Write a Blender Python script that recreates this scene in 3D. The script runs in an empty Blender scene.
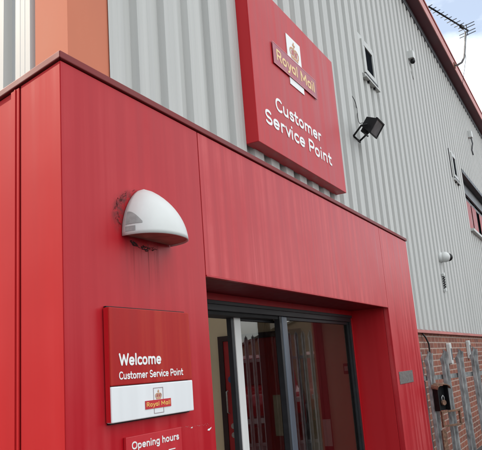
import bpy, math, random
from mathutils import Vector, Matrix
random.seed(7)
D = bpy.data
S = bpy.context.scene
COL = S.collection

# ------------------------------------------------------------------ camera, light, exposure
cam_d = D.cameras.new('camera'); cam = D.objects.new('camera', cam_d); COL.objects.link(cam)
S.camera = cam
R = ((0.47781685, 0.15838497, 0.86406323), (-0.8752956, 0.16924524, 0.45300514), (-0.07448938, -0.97276423, 0.2195019))
CAM = Vector((-1.79780279, -1.70242265, 1.6))
m = Matrix(((R[0][0], -R[0][1], -R[0][2], CAM[0]), (R[1][0], -R[1][1], -R[1][2], CAM[1]), (R[2][0], -R[2][1], -R[2][2], CAM[2]), (0, 0, 0, 1)))
cam.matrix_world = m
cam_d.sensor_width = 36; cam_d.lens = 649.2 / 482 * 36; cam_d.clip_end = 2000; cam_d.clip_start = 0.05

SUN_EL = math.radians(38); SUN_AZ = Vector((-0.14, 0.99, 0)).normalized()
sd = D.lights.new('sun', 'SUN'); so = D.objects.new('sun', sd); COL.objects.link(so)
sd.energy = 2.5; sd.angle = math.radians(0.5); sd.color = (1.0, 0.86, 0.68)
sdir = Vector((SUN_AZ.x * math.cos(SUN_EL), SUN_AZ.y * math.cos(SUN_EL), math.sin(SUN_EL)))
so.rotation_euler = sdir.to_track_quat('Z', 'Y').to_euler()
so.location = (0, 0, 30)

W = D.worlds.new('World'); S.world = W; W.use_nodes = True
nt = W.node_tree; nt.nodes.clear()
out = nt.nodes.new('ShaderNodeOutputWorld'); bg = nt.nodes.new('ShaderNodeBackground')
sky = nt.nodes.new('ShaderNodeTexSky'); sky.sky_type = 'NISHITA'; sky.sun_disc = False
sky.sun_elevation = SUN_EL; sky.sun_rotation = math.atan2(SUN_AZ.x, SUN_AZ.y); sky.dust_density = 1.5; sky.air_density = 1.0
tc = nt.nodes.new('ShaderNodeTexCoord')
mp = nt.nodes.new('ShaderNodeMapping'); mp.inputs['Scale'].default_value = (1.0, 1.0, 2.6); mp.inputs['Location'].default_value = (3.1, 2.2, 0.5)
nz = nt.nodes.new('ShaderNodeTexNoise'); nz.inputs['Scale'].default_value = 2.1; nz.inputs['Detail'].default_value = 8; nz.inputs['Roughness'].default_value = 0.58
cr = nt.nodes.new('ShaderNodeValToRGB'); cr.color_ramp.elements[0].position = 0.42; cr.color_ramp.elements[1].position = 0.66; cr.color_ramp.elements[0].color = (0.17, 0.17, 0.17, 1)
cl = nt.nodes.new('ShaderNodeMix'); cl.data_type = 'RGBA'
cl.inputs['A'].default_value = (0, 0, 0, 1)
cl.inputs['B'].default_value = (10.9, 11.2, 11.2, 1)
nt.links.new(tc.outputs['Generated'], mp.inputs['Vector']); nt.links.new(mp.outputs['Vector'], nz.inputs['Vector'])
dp = nt.nodes.new('ShaderNodeVectorMath'); dp.operation = 'DOT_PRODUCT'; dp.inputs[1].default_value = (0.03, -0.14, 0.0)
ad = nt.nodes.new('ShaderNodeMath'); ad.operation = 'ADD'
nt.links.new(tc.outputs['Generated'], dp.inputs[0]); nt.links.new(dp.outputs['Value'], ad.inputs[0]); nt.links.new(nz.outputs['Fac'], ad.inputs[1])
nt.links.new(ad.outputs[0], cr.inputs['Fac'])
nt.links.new(cr.outputs['Color'], cl.inputs['Factor'])
nt.links.new(sky.outputs['Color'], cl.inputs['A'])
nt.links.new(cl.outputs['Result'], bg.inputs['Color'])
bg.inputs['Strength'].default_value = 0.12
nt.links.new(bg.outputs['Background'], out.inputs['Surface'])

S.view_settings.view_transform = 'Standard'; S.view_settings.look = 'None'
S.view_settings.exposure = 0.8; S.view_settings.gamma = 1.0
S.view_settings.use_curve_mapping = False
S.render.engine = 'CYCLES'
S.cycles.max_bounces = 10; S.cycles.transparent_max_bounces = 12

# ------------------------------------------------------------------ materials
def mat(name, color, rough=0.5, metal=0.0, noise=None, bump=None, spec=0.5, coat=0.0):
    """noise=(scale vec, amount, detail) darkens and lightens; bump=(scale, strength)"""
    M_ = D.materials.new(name); M_.use_nodes = True
    n = M_.node_tree; b = n.nodes['Principled BSDF']
    b.inputs['Base Color'].default_value = (*color, 1); b.inputs['Roughness'].default_value = rough
    b.inputs['Metallic'].default_value = metal; b.inputs['Specular IOR Level'].default_value = spec
    b.inputs['Coat Weight'].default_value = coat
    t = n.nodes.new('ShaderNodeTexCoord')
    if noise:
        sc, amt, det = noise
        mpn = n.nodes.new('ShaderNodeMapping'); mpn.inputs['Scale'].default_value = sc
        x = n.nodes.new('ShaderNodeTexNoise'); x.inputs['Scale'].default_value = 1; x.inputs['Detail'].default_value = det
        n.links.new(t.outputs['Object'], mpn.inputs['Vector']); n.links.new(mpn.outputs['Vector'], x.inputs['Vector'])
        r = n.nodes.new('ShaderNodeMapRange'); r.inputs['From Min'].default_value = 0.3; r.inputs['From Max'].default_value = 0.7
        r.inputs['To Min'].default_value = 1 - amt; r.inputs['To Max'].default_value = 1 + amt
        n.links.new(x.outputs['Fac'], r.inputs['Value'])
        mx = n.nodes.new('ShaderNodeVectorMath'); mx.operation = 'SCALE'; mx.inputs[0].default_value = color
        n.links.new(r.outputs['Result'], mx.inputs['Scale']); n.links.new(mx.outputs['Vector'], b.inputs['Base Color'])
        r2 = n.nodes.new('ShaderNodeMapRange'); r2.inputs['From Min'].default_value = 0.3; r2.inputs['From Max'].default_value = 0.7
        r2.inputs['To Min'].default_value = max(0.02, rough - 0.08); r2.inputs['To Max'].default_value = rough + 0.08
        n.links.new(x.outputs['Fac'], r2.inputs['Value']); n.links.new(r2.outputs['Result'], b.inputs['Roughness'])
    if bump:
        y = n.nodes.new('ShaderNodeTexNoise'); y.inputs['Scale'].default_value = bump[0]; y.inputs['Detail'].default_value = 4
        n.links.new(t.outputs['Object'], y.inputs['Vector'])
        bp = n.nodes.new('ShaderNodeBump'); bp.inputs['Strength'].default_value = bump[1]; bp.inputs['Distance'].default_value = 0.01
        n.links.new(y.outputs['Fac'], bp.inputs['Height']); n.links.new(bp.outputs['Normal'], b.inputs['Normal'])
    return M_

def math_node(n, op, a, b=None, c=None):
    k = n.nodes.new('ShaderNodeMath'); k.operation = op
    for i, v in enumerate((a, b, c)):
        if v is None: continue
        if isinstance(v, (int, float)): k.inputs[i].default_value = v
        else: n.links.new(v, k.inputs[i])
    return k.outputs[0]

def red_paint(name, color, rough=0.34, spec=0.5, streak=0.17, chalk=(0.66, 0.16, 0.16), chalk_amt=0.5, stain=False):
    """weathered red coated metal: chalky vertical wash streaks, faint oil canning, optional grime round the lamp"""
    M_ = D.materials.new(name); M_.use_nodes = True
    n = M_.node_tree; b = n.nodes['Principled BSDF']; b.inputs['Specular IOR Level'].default_value = spec
    t = n.nodes.new('ShaderNodeTexCoord')
    mp1 = n.nodes.new('ShaderNodeMapping'); mp1.inputs['Scale'].default_value = (15, 15, 0.42)
    a = n.nodes.new('ShaderNodeTexNoise'); a.inputs['Scale'].default_value = 1; a.inputs['Detail'].default_value = 4; a.inputs['Roughness'].default_value = 0.55
    n.links.new(t.outputs['Object'], mp1.inputs['Vector']); n.links.new(mp1.outputs['Vector'], a.inputs['Vector'])
    c = n.nodes.new('ShaderNodeTexNoise'); c.inputs['Scale'].default_value = 1.3; c.inputs['Detail'].default_value = 8; c.inputs['Roughness'].default_value = 0.65
    n.links.new(t.outputs['Object'], c.inputs['Vector'])
    s1 = n.nodes.new('ShaderNodeMapRange'); s1.inputs['From Min'].default_value = 0.42; s1.inputs['From Max'].default_value = 0.75
    n.links.new(a.outputs['Fac'], s1.inputs['Value'])
    s2 = n.nodes.new('ShaderNodeMapRange'); s2.inputs['From Min'].default_value = 0.3; s2.inputs['From Max'].default_value = 0.7
    n.links.new(c.outputs['Fac'], s2.inputs['Value'])
    f = math_node(n, 'MULTIPLY', s1.outputs['Result'], s2.outputs['Result'])
    f = math_node(n, 'MULTIPLY', f, chalk_amt)
    mx = n.nodes.new('ShaderNodeMix'); mx.data_type = 'RGBA'
    mx.inputs['A'].default_value = (*color, 1); mx.inputs['B'].default_value = (*chalk, 1)
    n.links.new(f, mx.inputs['Factor'])
    dk = n.nodes.new('ShaderNodeMapRange'); dk.inputs['From Min'].default_value = 0.25; dk.inputs['From Max'].default_value = 0.6
    dk.inputs['To Min'].default_value = 1 - streak; dk.inputs['To Max'].default_value = 1.0
    n.links.new(a.outputs['Fac'], dk.inputs['Value'])
    vm = n.nodes.new('ShaderNodeVectorMath'); vm.operation = 'SCALE'
    n.links.new(mx.outputs['Result'], vm.inputs[0]); n.links.new(dk.outputs['Result'], vm.inputs['Scale'])
    col = vm.outputs['Vector']
    rr = n.nodes.new('ShaderNodeMapRange'); rr.inputs['From Min'].default_value = 0.3; rr.inputs['From Max'].default_value = 0.7
    rr.inputs['To Min'].default_value = rough - 0.05; rr.inputs['To Max'].default_value = rough + 0.12
    n.links.new(a.outputs['Fac'], rr.inputs['Value'])
    rough_out = rr.outputs['Result']
    if stain:
        sp = n.nodes.new('ShaderNodeSeparateXYZ'); n.links.new(t.outputs['Object'], sp.inputs[0])
        dx = math_node(n, 'DIVIDE', math_node(n, 'SUBTRACT', sp.outputs['X'], 0.50), 0.205)
        dz = math_node(n, 'DIVIDE', math_node(n, 'SUBTRACT', sp.outputs['Z'], 2.285), 0.135)
        rad = math_node(n, 'SQRT', math_node(n, 'ADD', math_node(n, 'MULTIPLY', dx, dx), math_node(n, 'MULTIPLY', dz, dz)))
        ring = n.nodes.new('ShaderNodeMapRange'); ring.inputs['From Min'].default_value = 1.15; ring.inputs['From Max'].default_value = 0.80
        ring.interpolation_type = 'SMOOTHSTEP'
        n.links.new(rad, ring.inputs['Value'])
        g = n.nodes.new('ShaderNodeTexNoise'); g.inputs['Scale'].default_value = 34; g.inputs['Detail'].default_value = 6; g.inputs['Roughness'].default_value = 0.7
        n.links.new(t.outputs['Object'], g.inputs['Vector'])
        gg = n.nodes.new('ShaderNodeMapRange'); gg.inputs['From Min'].default_value = 0.37; gg.inputs['From Max'].default_value = 0.56
        n.links.new(g.outputs['Fac'], gg.inputs['Value'])
        dirn = math_node(n, 'ADD', math_node(n, 'MULTIPLY', dx, -0.9), math_node(n, 'MULTIPLY', dz, 0.45))
        dm = n.nodes.new('ShaderNodeMapRange'); dm.inputs['From Min'].default_value = 0.35; dm.inputs['From Max'].default_value = 0.85
        dm.inputs['To Min'].default_value = 0.12; dm.inputs['To Max'].default_value = 1.0
        n.links.new(dirn, dm.inputs['Value'])
        k1 = math_node(n, 'MULTIPLY', math_node(n, 'MULTIPLY', ring.outputs['Result'], dm.outputs['Result']), gg.outputs['Result'])
        # runs of dirt below the lamp
        mp3 = n.nodes.new('ShaderNodeMapping'); mp3.inputs['Scale'].default_value = (48, 1, 0.7)
        h = n.nodes.new('ShaderNodeTexNoise'); h.inputs['Scale'].default_value = 1; h.inputs['Detail'].default_value = 3
        n.links.new(t.outputs['Object'], mp3.inputs['Vector']); n.links.new(mp3.outputs['Vector'], h.inputs['Vector'])
        hh = n.nodes.new('ShaderNodeMapRange'); hh.inputs['From Min'].default_value = 0.52; hh.inputs['From Max'].default_value = 0.68
        n.links.new(h.outputs['Fac'], hh.inputs['Value'])
        zf = n.nodes.new('ShaderNodeMapRange'); zf.inputs['From Min'].default_value = 1.95; zf.inputs['From Max'].default_value = 2.17
        n.links.new(sp.outputs['Z'], zf.inputs['Value'])
        zt = math_node(n, 'LESS_THAN', sp.outputs['Z'], 2.19)
        xf = n.nodes.new('ShaderNodeMapRange'); xf.inputs['From Min'].default_value = 0.19; xf.inputs['From Max'].default_value = 0.08
        n.links.new(math_node(n, 'ABSOLUTE', math_node(n, 'SUBTRACT', sp.outputs['X'], 0.52)), xf.inputs['Value'])
        k2 = math_node(n, 'MULTIPLY', math_node(n, 'MULTIPLY', math_node(n, 'MULTIPLY', hh.outputs['Result'], zf.outputs['Result']), math_node(n, 'MULTIPLY', zt, xf.outputs['Result'])), 0.6)
        k = math_node(n, 'MINIMUM', math_node(n, 'ADD', math_node(n, 'MULTIPLY', k1, 0.9), k2), 1.0)
        m2 = n.nodes.new('ShaderNodeMix'); m2.data_type = 'RGBA'
        n.links.new(col, m2.inputs['A']); m2.inputs['B'].default_value = (0.055, 0.035, 0.035, 1); n.links.new(k, m2.inputs['Factor'])
        col = m2.outputs['Result']
        # scuffed pale wash under the lamp
        rough_out = math_node(n, 'ADD', rough_out, math_node(n, 'MULTIPLY', k, 0.4))
    n.links.new(col, b.inputs['Base Color']); n.links.new(rough_out, b.inputs['Roughness'])
    w = n.nodes.new('ShaderNodeTexNoise'); w.inputs['Scale'].default_value = 1.4; w.inputs['Detail'].default_value = 2
    n.links.new(t.outputs['Object'], w.inputs['Vector'])
    bp = n.nodes.new('ShaderNodeBump'); bp.inputs['Strength'].default_value = 0.4; bp.inputs['Distance'].default_value = 0.02
    n.links.new(w.outputs['Fac'], bp.inputs['Height']); n.links.new(bp.outputs['Normal'], b.inputs['Normal'])
    return M_

def brick_mat():
    M_ = D.materials.new('red_brick'); M_.use_nodes = True
    n = M_.node_tree; b = n.nodes['Principled BSDF']; b.inputs['Roughness'].default_value = 0.85
    t = n.nodes.new('ShaderNodeTexCoord'); sp = n.nodes.new('ShaderNodeSeparateXYZ'); cb = n.nodes.new('ShaderNodeCombineXYZ')
    n.links.new(t.outputs['Object'], sp.inputs[0]); n.links.new(sp.outputs['X'], cb.inputs['X']); n.links.new(sp.outputs['Z'], cb.inputs['Y'])
    br = n.nodes.new('ShaderNodeTexBrick'); br.inputs['Scale'].default_value = 1
    br.inputs['Brick Width'].default_value = 0.25; br.inputs['Row Height'].default_value = 0.086; br.inputs['Mortar Size'].default_value = 0.0105
    br.inputs['Mortar Smooth'].default_value = 0.3; br.inputs['Bias'].default_value = -0.1
    br.inputs['Color1'].default_value = (0.27, 0.082, 0.045, 1); br.inputs['Color2'].default_value = (0.15, 0.05, 0.034, 1)
    br.inputs['Mortar'].default_value = (0.38, 0.27, 0.22, 1)
    n.links.new(cb.outputs[0], br.inputs['Vector'])
    x = n.nodes.new('ShaderNodeTexNoise'); x.inputs['Scale'].default_value = 9; x.inputs['Detail'].default_value = 9; x.inputs['Roughness'].default_value = 0.7
    n.links.new(t.outputs['Object'], x.inputs['Vector'])
    r = n.nodes.new('ShaderNodeMapRange'); r.inputs['To Min'].default_value = 0.45; r.inputs['To Max'].default_value = 1.6
    n.links.new(x.outputs['Fac'], r.inputs['Value'])
    v = n.nodes.new('ShaderNodeVectorMath'); v.operation = 'SCALE'
    n.links.new(br.outputs['Color'], v.inputs[0]); n.links.new(r.outputs['Result'], v.inputs['Scale'])
    n.links.new(v.outputs['Vector'], b.inputs['Base Color'])
    bp = n.nodes.new('ShaderNodeBump'); bp.inputs['Strength'].default_value = 0.6; bp.inputs['Distance'].default_value = 0.01; bp.invert = True
    n.links.new(br.outputs['Fac'], bp.inputs['Height']); n.links.new(bp.outputs['Normal'], b.inputs['Normal'])
    return M_

def glass_mat(name, tint=(0.52, 0.50, 0.48), ior=1.75):
    M_ = D.materials.new(name); M_.use_nodes = True
    n = M_.node_tree; n.nodes.clear()
    o = n.nodes.new('ShaderNodeOutputMaterial'); mx = n.nodes.new('ShaderNodeMixShader')
    tr = n.nodes.new('ShaderNodeBsdfTransparent'); tr.inputs['Color'].default_value = (*tint, 1)
    gl = n.nodes.new('ShaderNodeBsdfGlossy'); gl.inputs['Roughness'].default_value = 0.014
    ge = n.nodes.new('ShaderNodeNewGeometry'); dt = n.nodes.new('ShaderNodeVectorMath'); dt.operation = 'DOT_PRODUCT'
    n.links.new(ge.outputs['Incoming'], dt.inputs[0]); n.links.new(ge.outputs['Normal'], dt.inputs[1])
    c_ = math_node(n, 'POWER', math_node(n, 'SUBTRACT', 1.0, math_node(n, 'ABSOLUTE', dt.outputs['Value'])), 5.0)
    r0 = ((ior - 1) / (ior + 1)) ** 2
    fres = math_node(n, 'ADD', r0, math_node(n, 'MULTIPLY', c_, 1 - r0))
    n.links.new(fres, mx.inputs[0]); n.links.new(tr.outputs[0], mx.inputs[1]); n.links.new(gl.outputs[0], mx.inputs[2])
    n.links.new(mx.outputs[0], o.inputs['Surface'])
    return M_

RED = (0.45, 0.005, 0.014)
m_red = red_paint('red_coated_steel', RED, stain=True, spec=0.22, rough=0.36, chalk_amt=0.28, streak=0.09)
m_red_header = red_paint('red_chalked_header', (0.49, 0.009, 0.018), spec=0.25, rough=0.38, chalk=(0.72, 0.17, 0.17), chalk_amt=0.85, streak=0.16)
m_red_side = red_paint('red_coated_steel_side', (0.46, 0.011, 0.014), rough=0.6, spec=0.1, chalk_amt=0.15, streak=0.05)
m_soffit_red = red_paint('dark_maroon_soffit', (0.16, 0.003, 0.008), rough=0.5, spec=0.2, chalk_amt=0.05, streak=0.1)  # porch soffit set darker than the other porch reds
m_red_deep = red_paint('red_gloss_reveal', (0.50, 0.003, 0.010), rough=0.42, chalk_amt=0.05, streak=0.06)
m_red_sign = red_paint('red_sign_face', (0.49, 0.013, 0.021), rough=0.4, spec=0.25, chalk_amt=0.35)
m_red_sign2 = red_paint('red_tray_sign', (0.42, 0.010, 0.010), rough=0.5, spec=0.2, chalk=(0.46, 0.09, 0.05), chalk_amt=0.6)
m_coping = mat('coping_red', (0.20, 0.032, 0.032), 0.6, spec=0.25, noise=((3, 3, 3), 0.12, 4))
m_post = mat('faded_orange_flashing', (0.60, 0.205, 0.125), 0.8, noise=((2.2, 2.2, 0.8), 0.07, 6), spec=0.12)
m_clad = mat('grey_profiled_steel', (0.51, 0.51, 0.49), 0.6, noise=((14, 14, 0.35), 0.09, 7), spec=0.2)
m_fascia = mat('faded_pink_fascia', (0.50, 0.17, 0.15), 0.5, noise=((2, 2, 2), 0.12, 5))
m_soffit = mat('maroon_soffit', (0.12, 0.03, 0.04), 0.6, noise=((2, 2, 2), 0.15, 5))
m_guttergrey = mat('grey_eaves_trim', (0.10, 0.105, 0.115), 0.5, noise=((5, 5, 5), 0.15, 4))
m_dark = mat('dark_void', (0.012, 0.012, 0.013), 0.8, noise=((9, 9, 9), 0.3, 3))
m_alu_dark = mat('anthracite_aluminium', (0.022, 0.023, 0.026), 0.45, 0.0, spec=0.3, noise=((2, 2, 20), 0.15, 4))
m_alu_mid = mat('blue_grey_aluminium', (0.10, 0.12, 0.15), 0.35, 0.3, noise=((20, 20, 1), 0.12, 4))
m_alu_white = mat('white_door_edge', (0.72, 0.72, 0.70), 0.35, noise=((25, 25, 1), 0.05, 4))
m_white = mat('white_plastic', (0.62, 0.63, 0.61), 0.4, noise=((6, 6, 6), 0.05, 5), bump=(60, 0.05))
m_sticker = mat('grey_sticker', (0.30, 0.30, 0.29), 0.6, noise=((40, 40, 40), 0.15, 3))
m_diff = mat('dirty_brown_diffuser', (0.34, 0.17, 0.13), 0.55, noise=((18, 18, 18), 0.35, 5))
m_text = mat('white_vinyl_lettering', (0.84, 0.84, 0.83), 0.5, noise=((30, 30, 30), 0.03, 3))
m_yellow = mat('faded_yellow_lettering', (0.80, 0.56, 0.25), 0.5, noise=((12, 12, 12), 0.1, 3))
m_yellow2 = mat('yellow_lettering', (0.84, 0.52, 0.12), 0.5, noise=((30, 30, 30), 0.05, 3))
m_banner_faded = red_paint('faded_banner_red', (0.40, 0.085, 0.12), rough=0.45, chalk_amt=0.2)
m_banner_edge = mat('banner_edge_pink', (0.62, 0.20, 0.22), 0.5, noise=((12, 12, 12), 0.05, 3))
m_banner = mat('banner_red', (0.52, 0.012, 0.022), 0.45, noise=((20, 20, 20), 0.05, 3))
m_white_panel = mat('white_sign_panel', (0.78, 0.79, 0.80), 0.4, noise=((20, 20, 1.0), 0.03, 5))
m_outline = mat('grey_outline', (0.34, 0.26, 0.27), 0.5, noise=((20, 20, 20), 0.05, 3))
m_gold = mat('gold_crown_print', (0.58, 0.30, 0.14), 0.5, noise=((60, 60, 60), 0.15, 3))
m_crownred = mat('red_crown_print', (0.45, 0.10, 0.09), 0.5, noise=((60, 60, 60), 0.15, 3))
m_steel = mat('brushed_steel', (0.42, 0.42, 0.41), 0.42, 0.7, noise=((4, 4, 90), 0.15, 4))
m_plate = mat('dull_nameplate', (0.22, 0.20, 0.19), 0.5, 0.5, noise=((60, 60, 60), 0.3, 4))
m_galv = mat('weathered_galvanised', (0.25, 0.25, 0.245), 0.6, 0.25, noise=((30, 30, 12), 0.5, 8), bump=(80, 0.2))
m_black = mat('black_cast_housing', (0.009, 0.009, 0.010), 0.5, spec=0.25, noise=((30, 30, 30), 0.3, 4))
m_floodglass = mat('floodlight_lens', (0.13, 0.13, 0.135), 0.15, noise=((10, 10, 10), 0.15, 4))
m_rust = mat('rusty_steel', (0.20, 0.11, 0.07), 0.8, 0.2, noise=((40, 40, 40), 0.5, 6), bump=(90, 0.4))
m_cream = mat('cream_lobby_paint', (0.74, 0.62, 0.42), 0.8, noise=((1.5, 1.5, 1.5), 0.06, 4))
m_tan = mat('tan_lobby_paint', (0.80, 0.60, 0.46), 0.8, noise=((1.5, 1.5, 1.5), 0.08, 4))
m_maroon = mat('maroon_lobby_trim', (0.22, 0.015, 0.03), 0.5, noise=((5, 5, 5), 0.1, 4))
m_idoor = mat('red_lobby_door', (0.40, 0.018, 0.022), 0.5, noise=((5, 5, 5), 0.08, 4))
m_black_frame = mat('dark_door_frame', (0.03, 0.012, 0.014), 0.5, noise=((5, 5, 5), 0.1, 4))
m_paper = mat('notice_paper', (0.62, 0.58, 0.42), 0.7, noise=((9, 9, 14), 0.15, 5))
m_paper2 = mat('white_notice_paper', (0.62, 0.62, 0.64), 0.7, noise=((9, 9, 14), 0.08, 5))
m_blue = mat('blue_round_sticker', (0.03, 0.07, 0.16), 0.5, noise=((50, 50, 50), 0.2, 3))
m_tile = mat('pale_lobby_floor', (0.60, 0.58, 0.54), 0.5, noise=((3, 3, 3), 0.15, 5))
m_asphalt = mat('asphalt', (0.055, 0.055, 0.055), 0.9, noise=((3, 3, 3), 0.25, 8), bump=(120, 0.5))
m_brick = brick_mat()
m_galv_new = mat('bright_galvanised', (0.50, 0.50, 0.50), 0.6, 0.1, noise=((20, 20, 14), 0.25, 6))
m_lining = mat('white_liner_sheet', (0.75, 0.75, 0.72), 0.6, noise=((2, 2, 2), 0.05, 4))
m_brown = mat('brown_brick_far', (0.16, 0.115, 0.085), 0.9, noise=((2, 2, 8), 0.2, 6))
m_roofslate = mat('dark_roof_sheet', (0.09, 0.085, 0.08), 0.7, noise=((4, 4, 4), 0.15, 5))
m_van = mat('van_red_paint', (0.42, 0.008, 0.016), 0.25, noise=((4, 4, 4), 0.04, 3), coat=0.5)
m_tyre = mat('tyre_rubber', (0.02, 0.02, 0.02), 0.85, noise=((20, 20, 20), 0.2, 3))
m_glass = glass_mat('door_glass')
m_wglass = mat('dark_window_glass', (0.012, 0.014, 0.017), 0.8, spec=0.0, noise=((3, 3, 3), 0.1, 3))
m_grime = mat('brown_grime', (0.05, 0.032, 0.032), 0.85, noise=((60, 60, 60), 0.4, 4), spec=0.1)
m_lamp = mat('clear_lamp_lens', (0.6, 0.6, 0.6), 0.15, 0.3, noise=((20, 20, 20), 0.1, 3))
m_whitepatch = mat('white_window_patch', (0.8, 0.8, 0.78), 0.5, noise=((5, 5, 5), 0.05, 4))
m_redpatch = mat('red_window_patch', (0.32, 0.03, 0.03), 0.5, noise=((5, 5, 5), 0.2, 4))
m_cable = mat('black_cable', (0.015, 0.015, 0.016), 0.6, noise=((50, 50, 50), 0.2, 3))
m_pvc = mat('aged_white_frame', (0.46, 0.465, 0.44), 0.45, noise=((8, 8, 8), 0.1, 4))

# ------------------------------------------------------------------ mesh helpers
class MB:
    def __init__(s): s.v = []; s.f = []; s.sm = []
    def add(s, vs, fs, smooth=False):
        k = len(s.v); s.v += [tuple(p) for p in vs]; s.f += [tuple(i + k for i in f) for f in fs]; s.sm += [smooth] * len(fs); return s
    def box(s, a, b):
        x0, y0, z0 = a; x1, y1, z1 = b
        return s.add([(x0, y0, z0), (x1, y0, z0), (x1, y1, z0), (x0, y1, z0), (x0, y0, z1), (x1, y0, z1), (x1, y1, z1), (x0, y1, z1)],
                     [(0, 3, 2, 1), (4, 5, 6, 7), (0, 1, 5, 4), (1, 2, 6, 5), (2, 3, 7, 6), (3, 0, 4, 7)])
    def obox(s, c, ax, ay, az):
        c = Vector(c); ax, ay, az = Vector(ax), Vector(ay), Vector(az)
        if ax.cross(ay).dot(az) < 0: ax = -ax
        vs = [c + ax * i + ay * j + az * k for k in (-1, 1) for (i, j) in ((-1, -1), (1, -1), (1, 1), (-1, 1))]
        return s.add(vs, [(0, 3, 2, 1), (4, 5, 6, 7), (0, 1, 5, 4), (1, 2, 6, 5), (2, 3, 7, 6), (3, 0, 4, 7)])
    def tube(s, pts, r, n=8, cap=True):
        pts = [Vector(p) for p in pts]; base = len(s.v); rs = r if isinstance(r, (list, tuple)) else [r] * len(pts)
        up = None
        for i, p in enumerate(pts):
            d = (pts[min(i + 1, len(pts) - 1)] - pts[max(i - 1, 0)]).normalized()
            if up is None: up = d.orthogonal().normalized()
            up = (up - d * up.dot(d)).normalized(); w = d.cross(up)
            for k in range(n):
                a = 2 * math.pi * k / n
                s.v.append(tuple(p + (up * math.cos(a) + w * math.sin(a)) * rs[i]))
        for i in range(len(pts) - 1):
            for k in range(n):
                a = base + i * n + k; b = base + i * n + (k + 1) % n
                s.f.append((a, b, b + n, a + n)); s.sm.append(True)
        if cap:
            s.f.append(tuple(base + k for k in range(n))[::-1]); s.sm.append(False)
            s.f.append(tuple(base + (len(pts) - 1) * n + k for k in range(n))); s.sm.append(False)
        return s
    def build(s, name, material, parent=None, bevel=0.0, seg=2):
        me = D.meshes.new(name); me.from_pydata(s.v, [], s.f); me.update()
        me.polygons.foreach_set('use_smooth', s.sm)
        me.materials.append(material)
        o = D.objects.new(name, me); COL.objects.link(o)
        if bevel:
            bv = o.modifiers.new('bevel', 'BEVEL'); bv.width = bevel; bv.segments = seg; bv.limit_method = 'ANGLE'; bv.angle_limit = math.radians(40)
        if parent: attach(o, parent)
        return o

def wloc(p):
    v = Vector(p.location)
    while p.parent: p = p.parent; v += Vector(p.location)
    return v
def attach(o, p):
    o.parent = p
    if o.location.length == 0:
        o.location = -wloc(p) if p.type == 'EMPTY' else (0, 0, 0)
def tag(o, label=None, cat=None, group=None, kind=None):
    if label: o['label'] = label
    if cat: o['category'] = cat
    if group: o['group'] = group
    if kind: o['kind'] = kind
    return o
def thing(name, loc, label, cat, group=None):
    o = D.objects.new(name, None); COL.objects.link(o); o.location = loc; o.empty_display_size = 0.2
    return tag(o, label, cat, group)

def arc(cx, cy, rx, ry, a0, a1, n=16, e=.88):
    o = []
    for k in range(n + 1):
        a = math.radians(a0 + (a1 - a0) * k / n); c_, s_ = math.cos(a), math.sin(a)
        o.append((cx + rx * math.copysign(abs(c_) ** e, c_), cy + ry * math.copysign(abs(s_) ** e, s_)))
    return o
# rounded sign-writer's alphabet: centre lines with cap height 1 and x-height 0.7
GL = {
 'C': ([arc(.37, .5, .28, .42, 48, 312)], .66), 'O': ([arc(.40, .5, .31, .42, 0, 360, 28)], .82),
 'S': ([arc(.30, .70, .20, .22, 35, 270) + arc(.30, .28, .22, .20, 90, -148)[1:]], .62),
 'P': ([[(.10, .08), (.10, .92)], [(.10, .92), (.32, .92)] + arc(.32, .68, .22, .24, 90, -90)[1:] + [(.10, .44)]], .62),
 'R': ([[(.10, .08), (.10, .92)], [(.10, .92), (.32, .92)] + arc(.32, .69, .21, .23, 90, -90)[1:] + [(.10, .46)], [(.33, .46), (.54, .08)]], .66),
 'W': ([[(.06, .92), (.26, .08)], [(.26, .08), (.47, .84)], [(.47, .84), (.68, .08)], [(.68, .08), (.88, .92)]], .95),
 'M': ([[(.10, .08), (.10, .92)], [(.10, .92), (.42, .30)], [(.42, .30), (.74, .92)], [(.74, .92), (.74, .08)]], .90),
 'a': ([arc(.27, .35, .19, .27, 0, 360, 24), [(.46, .62), (.46, .08)]], .60),
 'c': ([arc(.28, .35, .20, .27, 48, 312)], .50), 'e': ([[(.10, .355), (.46, .355)], arc(.28, .35, .20, .27, 0, 312, 20)], .60),
 'g': ([arc(.27, .35, .19, .27, 0, 360, 24), [(.46, .62), (.46, -.06)] + arc(.27, -.06, .19, .17, 0, -140)[1:]], .60),
 'h': ([[(.10, .92), (.10, .08)], arc(.28, .42, .18, .20, 180, 0) + [(.46, .08)]], .60),
 'i': ([[(.10, .62), (.10, .08)], [(.10, .885), (.10, .90)]], .25), 'l': ([[(.10, .92), (.10, .08)]], .25),
 'm': ([[(.10, .62), (.10, .08)], arc(.265, .44, .165, .18, 180, 0) + [(.43, .08)], arc(.595, .44, .165, .18, 180, 0) + [(.76, .08)]], .90),
 'n': ([[(.10, .62), (.10, .08)], arc(.28, .42, .18, .20, 180, 0) + [(.46, .08)]], .60),
 'o': ([arc(.28, .35, .20, .27, 0, 360, 24)], .61), 'p': ([[(.10, .62), (.10, -.22)], arc(.29, .35, .19, .27, 0, 360, 24)], .62),
 'r': ([[(.10, .62), (.10, .08)], arc(.26, .42, .16, .20, 180, 65)], .42),
 's': ([arc(.24, .49, .15, .13, 32, 270) + arc(.24, .22, .165, .14, 90, -148)[1:]], .48),
 't': ([[(.17, .88), (.17, .24)] + arc(.31, .24, .14, .16, 180, 290)[1:], [(.05, .62), (.36, .62)]], .44),
 'u': ([[(.10, .62), (.10, .28)] + arc(.28, .28, .18, .20, 180, 360)[1:], [(.46, .62), (.46, .08)]], .61),
 'v': ([[(.06, .62), (.25, .08)], [(.25, .08), (.44, .62)]], .50), 'y': ([[(.06, .62), (.26, .10)], [(.46, .62), (.21, -.16), (.08, -.21)]], .52), ' ': ([], .30)}
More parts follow.
